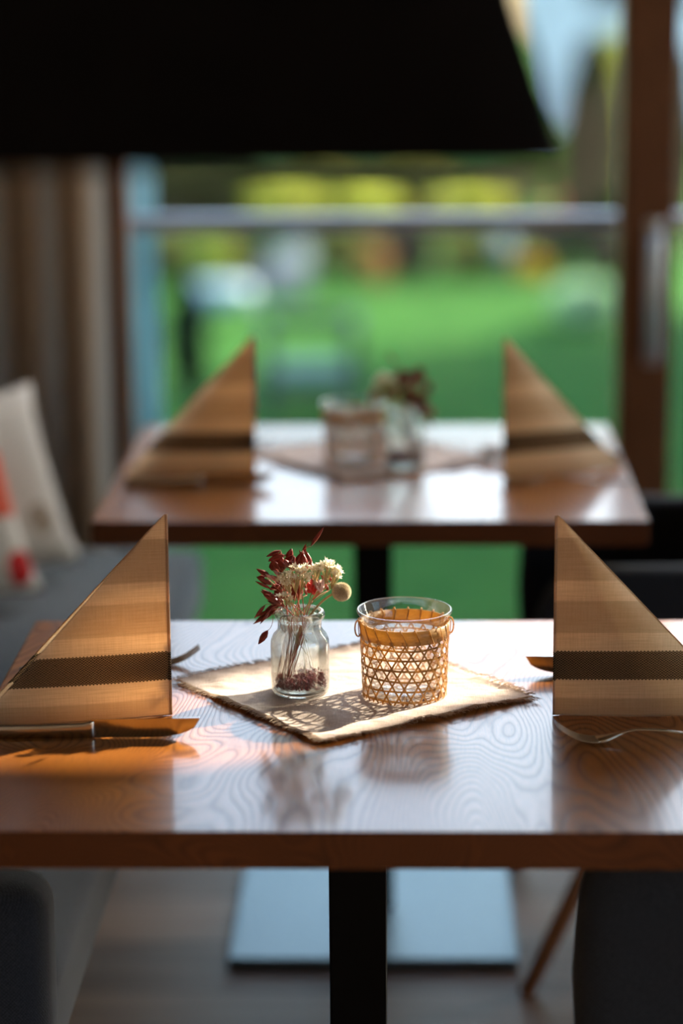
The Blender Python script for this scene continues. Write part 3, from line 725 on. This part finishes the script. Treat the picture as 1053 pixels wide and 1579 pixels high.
t = stemmed('oat_stem', 'pale pink oat stem with light husks at the left of the bunch', 'dried flower')
b = MB(); st = MB(); tp = c2(330, 540, -.008)
for a, c_ in (((290, 530), (178, 462)), ((325, 495), (248, 430)), ((300, 540), (230, 470))): spikelet(b, c2(*a, -.010), c2(*c_, -.012), .0032, .3); st.tube([tp, c2(*a, -.010)], .0003, 5)
st.tube(bez(foot(rnd), Vector((-.008, -.004, .06)), tp, 8), .0005, 6); b.build('husks', M['pinkhusk'], t); st.build('stem', M['redstem'], t)
# cream sprays
def blossom(b, c, s, rnd):
    up_ = Vector((rnd.gauss(0, .6), rnd.gauss(0, .6), 1)).normalized(); u = up_.orthogonal().normalized(); v = up_.cross(u); a0 = rnd.random() * 6
    for k in range(5):
        a = a0 + k * 2 * pi / 5; d = u * cos(a) + v * sin(a); e = u * cos(a + .55) + v * sin(a + .55); g_ = u * cos(a - .55) + v * sin(a - .55)
        b.add([c - up_ * s * .5, c + g_ * s * .55 + up_ * s * .1, c + d * s + up_ * s * rnd.uniform(.1, .6), c + e * s * .55 + up_ * s * .1], [(0, 1, 2, 3)])
    b.add([c - up_ * s * .9 , c + u * s * .3, c + v * s * .3, c - u * s * .3, c - v * s * .3], [(0, 1, 2), (0, 2, 3), (0, 3, 4), (0, 4, 1)])
SPR = [('cream flower spray at the left of the bunch', (345, 500), 60, 62, 17, -.012, (400, 650)),
       ('cream flower spray left of centre', (435, 450), 62, 66, 17, -.008, (440, 640)),
       ('cream flower spray in the centre', (530, 450), 60, 70, 16, -.004, (480, 620)),
       ('cream flower spray right of centre', (630, 400), 50, 34, 12, .0, (590, 600)),
       ('cream flower spray high on the right', (725, 380), 75, 40, 17, .003, (690, 560)),
       ('cream flower spray at the far right above the round flower head', (800, 450), 45, 55, 14, .004, (740, 600)),
       ('small low cream flower spray above the jar rim', (350, 660), 60, 50, 6, -.014, (390, 760))]
for lb, (cx_, cy_), rx, ry, nb, dy, br in SPR:
    t = stemmed('cream_flower_spray', lb, 'dried flower', 'cream dried flower sprays in the near jar')
    b = MB(); st = MB(); nk = neck(rnd); B = c2(*br, dy * .6)
    st.tube(bez(short(rnd), nk * .9, nk, 6) + bez(nk, nk.lerp(B, .5), B, 4)[1:], .00042, 6)
    for i in range(int(nb * 1.7)):
        a = rnd.random() * 2 * pi; r = math.sqrt(rnd.random())
        P_ = c2(cx_ + rx * r * cos(a), cy_ + ry * r * sin(a), dy + rnd.uniform(-.005, .005))
        blossom(b, P_, .0030 + rnd.random() * .0016, rnd)
        st.tube(bez(B, B.lerp(P_, .5) + Vector((rnd.uniform(-.002, .002), 0, -.002)), P_, 4), .00026, 5)
    b.build('blossoms', M['blossom'], t, smooth=False); st.build('stem', M['stem'], t)
# red and pink flower
for lb, (cx_, cy_), mk, seed in (('small bright red dried flower in the middle right of the bunch', (578, 570), 'redpetal', 1), ('small pale pink dried flower beside the red one', (640, 555), 'pinkpetal', 2)):
    t = stemmed('dried_flower', lb, 'dried flower'); b = MB(); ctr = c2(cx_, cy_, .002)
    for k in range(16):
        a = k * 2.4; e = -0.9 + 1.9 * k / 16
        d = Vector((cos(a) * cos(e), sin(a) * cos(e), sin(e) * 1.6)) * .0065; base = ctr + Vector((0, 0, -.006))
        spikelet(b, base, ctr + d, .0045, a)
    b.build('petals', M[mk], t); MB().tube(bez(foot(rnd), neck(rnd), ctr + Vector((0, 0, -.006)), 8), .0005, 6).build('stem', M['stem'], t)
# round drumstick flower
t = stemmed('globe_flower', 'round cream globe flower head leaning right on a thick stalk', 'dried flower')
b = MB(); ctr = c2(835, 622, 0); rr = .0094
NBUMP = 640
for k in range(NBUMP):
    z = 1 - 2 * (k + .5) / NBUMP; r = math.sqrt(1 - z * z); a = k * 2.39996; d = Vector((r * cos(a), r * sin(a), z)); u = d.orthogonal().normalized(); v = d.cross(u); s = .00046
    q = ctr + d * rr
    b.add([q + d * .0015 + u * s * .4, q + d * .0015 + v * s * .4, q + d * .0015 - u * s * .4, q + d * .0015 - v * s * .4, q + u * s, q + v * s, q - u * s, q - v * s, q - d * .001 ], [(0, 1, 2, 3), (0, 4, 5, 1), (1, 5, 6, 2), (2, 6, 7, 3), (3, 7, 4, 0)])
b.build('flower_head', M['drumstick'], t, smooth=False)
o = MB(); o.lathe([(.0001, -.0096)] + [(rr * .99 * cos(R(x)), rr * .99 * sin(R(x))) for x in range(-80, 81, 10)] + [(.0001, .0096)], 32, tuple(ctr), False); o.build('core', mottled('drumstick_core', (0.30, 0.18, 0.09), .9, .2, 300), t)
MB().tube(bez(Vector((-.014, .004, .016)), Vector((-.006, 0, .055)), c2(560, 830, -.002), 6) + bez(c2(560, 830, -.002), c2(650, 700, 0), c2(750, 645, 0), 6)[1:], [.0013] * 7 + [.0012] * 6, 8).build('stem', M['stem'], t)
# bare stems standing in the jar
for i, (a, c_) in enumerate([((-.021, -.006, .014), (-.008, 0, .08)), ((-.018, -.010, .014), (-.010, -.002, .075)), ((.012, -.006, .028), (-.002, .006, .08)), ((.006, -.012, .022), (.002, .004, .078)), ((-.008, .01, .02), (.004, -.004, .084))]):
    A_, C_ = Vector(a), Vector(c_); mid = (A_ + C_) / 2 + Vector((rnd.uniform(-.003, .003), 0, 0))
    lbs = ['pinkish bare stalk standing furthest left inside the near jar', 'pinkish bare stalk leaning just right of the leftmost stalk', 'thin straw stalk slanting down to the right inside the near jar', 'thin straw stalk in the middle of the near jar', 'thin straw stalk crossing behind the others in the near jar']
    o = MB().tube(bez(A_, mid, C_, 8), .0011 if i < 2 else .0005, 6).build('bare_stalk', M['pinkhusk'] if i < 2 else M['stem'])
    o.location = (*JAR, ZB); tag(o, lbs[i], 'stalk'); FL.append(o)

# ------------------------------------------------------------------ candle cup and rattan sleeve
n = NT('rattan'); p = n.obj(); f = n.noise(n.vmul(p, (180, 180, 500)), 1, 3, .6); c = n.ramp(f, [(0.3, (0.38, 0.20, 0.06)), (0.7, (0.62, 0.37, 0.13))])
t_ = n.node('ShaderNodeBsdfTranslucent'); t_.inputs[0].default_value = (0.95, 0.58, 0.18, 1)
M['rattan'] = n.done(n.mixs(0.35, n.bsdf(c, 0.45, 0, 0.5), t_.outputs[0]))
cup_o = [(.001, .003), (.036, .003), (.0395, .005), (.0408, .010), (.0415, .040), (.0425, .070), (.0440, .080), (.0475, .088), (.0508, .0925), (.0520, .0945), (.0518, .0962), (.0502, .0968)]
cup_i = [(.0488, .0955), (.0455, .0895), (.0422, .082), (.0405, .070), (.0395, .040), (.0388, .012), (.036, .0085), (.001, .0080)]
cup = MB().lathe(cup_o + cup_i, 72, close=False).build('glass_cup', M['cup']); cup.location = (*BSK, ZB)
tag(cup, 'clear glass cup with flared rim inside the woven sleeve, near table', 'cup')
sl = thing('woven_sleeve', 'open hexagon-weave rattan sleeve around the near glass cup', 'basket', (*BSK, ZB))
def br(z): return .0445 + .0028 * (z / .08)
def ribbon(pts_fn, wd, th, n_):
    b = MB(); vs = []; fs = []
    for i in range(n_ + 1):
        p_, side, out = pts_fn(i / n_)
        for (a, o_) in ((-1, -1), (1, -1), (1, 1), (-1, 1)): vs.append(p_ + side * (a * wd / 2) + out * (o_ * th / 2))
    for i in range(n_):
        for j in range(4): fs.append((i * 4 + j, i * 4 + (j + 1) % 4, (i + 1) * 4 + (j + 1) % 4, (i + 1) * 4 + j))
    fs += [(0, 1, 2, 3), tuple(range(n_ * 4, n_ * 4 + 4))]
    return vs, fs
rings_z = [.0035 + .0116 * i for i in range(6)]
hp = MB(); rnd2 = random.Random(4)
for k, z in enumerate(rings_z):
    ph = rnd2.random() * 6
    def fn(t, z=z, k=k, ph=ph):
        a = 2 * pi * t; zz = z + .0006 * sin(3 * a + ph); r = br(zz) + .0003 * sin(21 * a)
        d = Vector((cos(a), sin(a), 0)); return Vector((r * cos(a), r * sin(a), zz)), Vector((0, 0, 1)), d
    vs, fs = ribbon(fn, .0022, .0006, 168); hp.add(vs, fs)
hp.build('hoops', M['rattan'], sl, smooth=False)
NS = 21; dg = MB()
for sgn in (1, -1):
    for k in range(NS):
        a0 = 2 * pi * (k + (0.5 if sgn < 0 else 0)) / NS + rnd2.uniform(-.02, .02); jit = rnd2.uniform(-.02, .02)
        def fn(t, a0=a0, sgn=sgn, jit=jit):
            z = .0005 + .071 * t; a = a0 + sgn * (2 * pi / NS) * .5 * ((z - .0035) / .0116) + jit * sin(t * 3)
            r = br(z) + (.0007 if sgn > 0 else .0013) + .0003 * sin(t * 38)
            d = Vector((cos(a), sin(a), 0)); tg = Vector((-sin(a) * sgn * .5, cos(a) * sgn * .5, .86)); return Vector((r * cos(a), r * sin(a), z)), tg.cross(d).normalized(), d
        vs, fs = ribbon(fn, .0019, .0005, 30); dg.add(vs, fs)
dg.build('diagonal_strips', M['rattan'], sl, smooth=False)
MB().lathe([(.0462, .0675), (.0482, .0675), (.0490, .0830), (.0468, .0835)], 72).build('rim_band', M['rattan'], sl)
bt = MB()
for k in range(6):
    a = pi * k / 6
    bt.tube([(-.044 * cos(a), -.044 * sin(a), .0012 + k * .0001), (.044 * cos(a), .044 * sin(a), .0012 + k * .0001)], .0009, 4, flat=.5)
bt.build('base_strips', M['rattan'], sl, smooth=False)
wr = MB()
for k in range(20):
    a0 = 2 * pi * k / 20
    pts = []
    for i in range(9):
        t = i / 8; a = a0 - .16 * t + .08; z = .0660 + .0185 * t; r = (.0487 + .0010 * t) + .0006; pts.append((r * cos(a), r * sin(a), z))
    pts.append((pts[-1][0] * .97, pts[-1][1] * .97, .0852)); pts.append((.0455 * cos(a0 - .1), .0455 * sin(a0 - .1), .082)); pts.append((.0452 * cos(a0 - .05), .0452 * sin(a0 - .05), .070))
    wr.tube(pts, .0009, 5, flat=.6)
wr.build('lashing', M['rattan'], sl)
for a in (R(8), R(186)):
    rd = Vector((cos(a), sin(a), 0)); tg = Vector((-sin(a), cos(a), 0)); pts = []
    for i in range(17):
        q = 2 * pi * i / 16; pts.append(rd * (.0505 + .0035 * cos(q)) + tg * .0015 * sin(q * .5) + Vector((0, 0, .076 + .009 * sin(q))))
    MB().tube(pts, .0009, 6).build('loop', M['rattan'], sl)

# far jar, cup and sleeve: turned half round
BS2 = (-.084, 3.772); JR2 = (-.004, 3.735)
def cp(o, loc, rz, label, grp=None):
    c_ = copy_tree(o); c_.location = loc; c_.rotation_euler = (0, 0, rz); c_['label'] = label
    if grp: c_['group'] = grp
    return c_
cp(cup, (*BS2, ZB), .7, 'clear glass cup with flared rim inside the woven sleeve, far table')
cp(sl, (*BS2, ZB), .7, 'open hexagon-weave rattan sleeve around the far glass cup')
cp(jar1, (*JR2, ZB), 0, 'clear glass jar of dried flowers on the far table')
cp(gr1, (*JR2, ZB), 2.0, 'dark red granules in the bottom of the far jar')
for o in FL:
    c_ = cp(o, (*JR2, ZB), pi, o['label'])
    lb = c_['label'].replace(' in the near jar', '').replace(' inside the near jar', '').replace(' of the near jar', '')
    swap = {'left': 'right', 'right': 'left', 'furthest left': 'furthest right'}
    words = [swap.get(q, 'rightmost' if q == 'leftmost' else q) for q in lb.split()]
    words = words[:12]
    while words[-1] in ('the', 'of', 'in', 'a', 'on', 'to', 'at', 'just', 'behind', 'above'): words.pop()
    c_['label'] = ' '.join(words) + ', far table jar'
    if 'group' in c_: c_['group'] = c_['group'].replace('near', 'far')

for o in FL:
    if 'near' not in o['label']: o['label'] = o['label'] + ', near table'

# ------------------------------------------------------------------ napkins: folded card standing open like a book
def napkin(label, x, y, sgn, fa, ba, Ln=.205, Hn=.219, seed=0):
    b = MB(); uv = []; N = 36; vs = []; fs = []
    def panel(ang, bow):
        o0 = len(vs)
        for j in range(N + 1):
            for i in range(N + 1):
                t = j / N; s_ = i / N; z = Hn * t; wdt = Ln * (1 - t) + .0035
                q = s_ * wdt; bo = bow * sin(pi * min(1, q / Ln)) * (1 - t) + .0015 * noise.noise(Vector((q * 12, z * 9, seed)))
                dx = q * cos(ang) - bo * sin(ang); dy = q * sin(ang) + bo * cos(ang)
                lift = 0
                vs.append((sgn * dx, dy, z + .0012 + lift)); uv.append((q + seed, z))
        for j in range(N):
            for i in range(N):
                a = o0 + j * (N + 1) + i; fs.append((a, a + 1, a + N + 2, a + N + 1))
    panel(fa, -.006); panel(ba, .005)
    b.add(vs, fs)
    def edge(pts, r, n_=6):
        o0 = len(b.v); b.tube(pts, r, n_)
        for q in b.v[o0:]: uv.append((math.hypot(q[0], q[1]) + seed, q[2]))
    edge([(sgn * .0012, 0, Hn * i / 40 + .0015) for i in range(41)], .0015, 8)
    for off in (0, (N + 1) ** 2):
        edge([vs[off + j * (N + 1) + N] for j in range(0, N + 1)], .0006)
        edge([vs[off + i] for i in range(0, N + 1)], .0006)
    o = b.build('folded_napkin', M['napkin'], uvs=uv); o.location = (x, y, TZ)
    return tag(o, label, 'napkin')
napkin('beige striped napkin folded to a standing triangle, near table left', -.251, 2.462, -1, R(-11.5), R(-5), seed=1)
napkin('beige striped napkin folded to a standing triangle, near table right', .1545, 2.462, 1, R(1), R(15), Ln=.203, Hn=.217, seed=2)
napkin('beige striped napkin folded to a standing triangle, far table left', -.234, 3.668, -1, R(1), R(16), seed=3)
napkin('beige striped napkin folded to a standing triangle, far table right', .148, 3.645, 1, R(24), R(44), seed=4)

# ------------------------------------------------------------------ cutlery
def make_knife(label, x, y, rz):
    t = thing('table_knife', label, 'knife', (x, y, TZ), rz, 'steel table knives standing on edge')
    # along +X from the handle end to the tip; blade upright
    b = MB(); vs = []; fs = []; n_ = 20
    top = []; bot = []
    for i in range(n_ + 1):
        s_ = i / n_; xx = .115 + .112 * s_; zt = .0205 + .0015 * s_; zb = .0012
        if s_ > .55: q = (s_ - .55) / .45; zb = .0012 + .0195 * (1 - math.sqrt(max(0, 1 - q ** 2.2)))
        top.append((xx, zt)); bot.append((xx, min(zb, zt - .0004)))
    for (xt, zt), (xb, zb) in zip(top, bot): vs += [(xt, -.0009, zt), (xt, .0009, zt), (xb, .0003, zb), (xb, -.0003, zb)]
    for i in range(n_):
        for j in range(4): fs.append((i * 4 + j, i * 4 + (j + 1) % 4, (i + 1) * 4 + (j + 1) % 4, (i + 1) * 4 + j))
    fs += [(0, 1, 2, 3), tuple(range(n_ * 4, n_ * 4 + 4))]
    b.add(vs, fs).build('blade', M['steel'], t, smooth=False)
    hb = MB(); vs = []; fs = []; st_ = [(-.0, .004, .012), (.01, .0044, .0145), (.06, .004, .0150), (.105, .0032, .0165), (.114, .003, .0185), (.118, .0022, .0190)]
    for xx, hy, hz in st_:
        for j in range(12):
            a = 2 * pi * j / 12; ca, sa = cos(a), sin(a); vs.append((xx, hy * .8 * (abs(ca) ** .3) * (1 if ca > 0 else -1), .0005 + hz / 2 + hz / 2 * (abs(sa) ** .3) * (1 if sa > 0 else -1)))
    k = len(st_)
    for i in range(k - 1):
        for j in range(12): fs.append((i * 12 + j, i * 12 + (j + 1) % 12, (i + 1) * 12 + (j + 1) % 12, (i + 1) * 12 + j))
    fs += [tuple(range(12)), tuple(range((k - 1) * 12, k * 12))]
    hb.add(vs, fs).build('handle', M['steel'], t)
    return t
def make_fork(label, x, y, rz):
    t = thing('table_fork', label, 'fork', (x, y, TZ), rz, 'steel table forks lying tines up')
    def prof(s_):       # height of the centre line along the fork, 0 handle end .. 1 tines
        xs = [(0, .0022), (.25, .0045), (.5, .0120), (.62, .0125), (.72, .0060), (.80, .0020), (.88, .0045), (.94, .0105), (1, .0200)]
        for (a, za), (b_, zb) in zip(xs, xs[1:]):
            if s_ <= b_: q = (s_ - a) / (b_ - a); q = q * q * (3 - 2 * q) if za > .004 and False else q; return za + (zb - za) * q
        return xs[-1][1]
    Lf = .205; zs = [prof(i / 60) for i in range(61)]
    for _ in range(6): zs = [zs[0]] + [(zs[i - 1] + 2 * zs[i] + zs[i + 1]) / 4 for i in range(1, 60)] + [zs[-1]]
    hz = lambda s_: zs[min(60, max(0, int(round(s_ * 60))))]
    def strip(s0, s1, yc, wf, th, nm, n_=24):
        vs = []; fs = []
        for i in range(n_ + 1):
            s_ = s0 + (s1 - s0) * i / n_; z = zs[0] + 0; k = s_ * 60; i0 = min(59, int(k)); z = zs[i0] + (zs[i0 + 1] - zs[i0]) * (k - i0)
            wd = wf(s_); yy = yc(s_)
            for j in range(8):
                a = 2 * pi * j / 8; vs.append((Lf * s_, yy + wd / 2 * cos(a), max(.0002, z + th / 2 * sin(a))))
        for i in range(n_):
            for j in range(8): fs.append((i * 8 + j, i * 8 + (j + 1) % 8, (i + 1) * 8 + (j + 1) % 8, (i + 1) * 8 + j))
        fs += [tuple(range(8)), tuple(range(n_ * 8, n_ * 8 + 8))]
        return MB().add(vs, fs).build(nm, M['steel'], t)
    def w_(s_):
        if s_ < .55: return .016 - .010 * (s_ / .55) ** .7
        if s_ < .66: return .006
        return .006 + .018 * min(1, (s_ - .66) / .10)
    strip(0, .80, lambda s_: 0, w_, .0026, 'handle', 40)
    for k in range(4):
        yc = (k - 1.5) * .0064
        strip(.785, 1.0, lambda s_, yc=yc: yc, lambda s_: .0042 - .0018 * max(0, (s_ - .8) / .2), .0018, 'tine', 14)
    return t
make_knife('steel knife in front of the near left napkin', -.442, 2.382, R(1.0))
make_fork('steel fork lying behind the near left napkin', -.440, 2.625, R(9))
make_knife('steel knife behind the near right napkin, only its tip showing', .360, 2.612, R(180))
make_fork('steel fork in front of the near right napkin', .357, 2.385, R(184))
make_knife('steel knife in front of the far left napkin', -.430, 3.600, R(1.0))
make_fork('steel fork behind the far left napkin', -.425, 3.86, R(8))
make_knife('steel knife behind the far right napkin, only its tip showing', .340, 3.80, R(181))
make_fork('steel fork in front of the far right napkin', .345, 3.620, R(182))
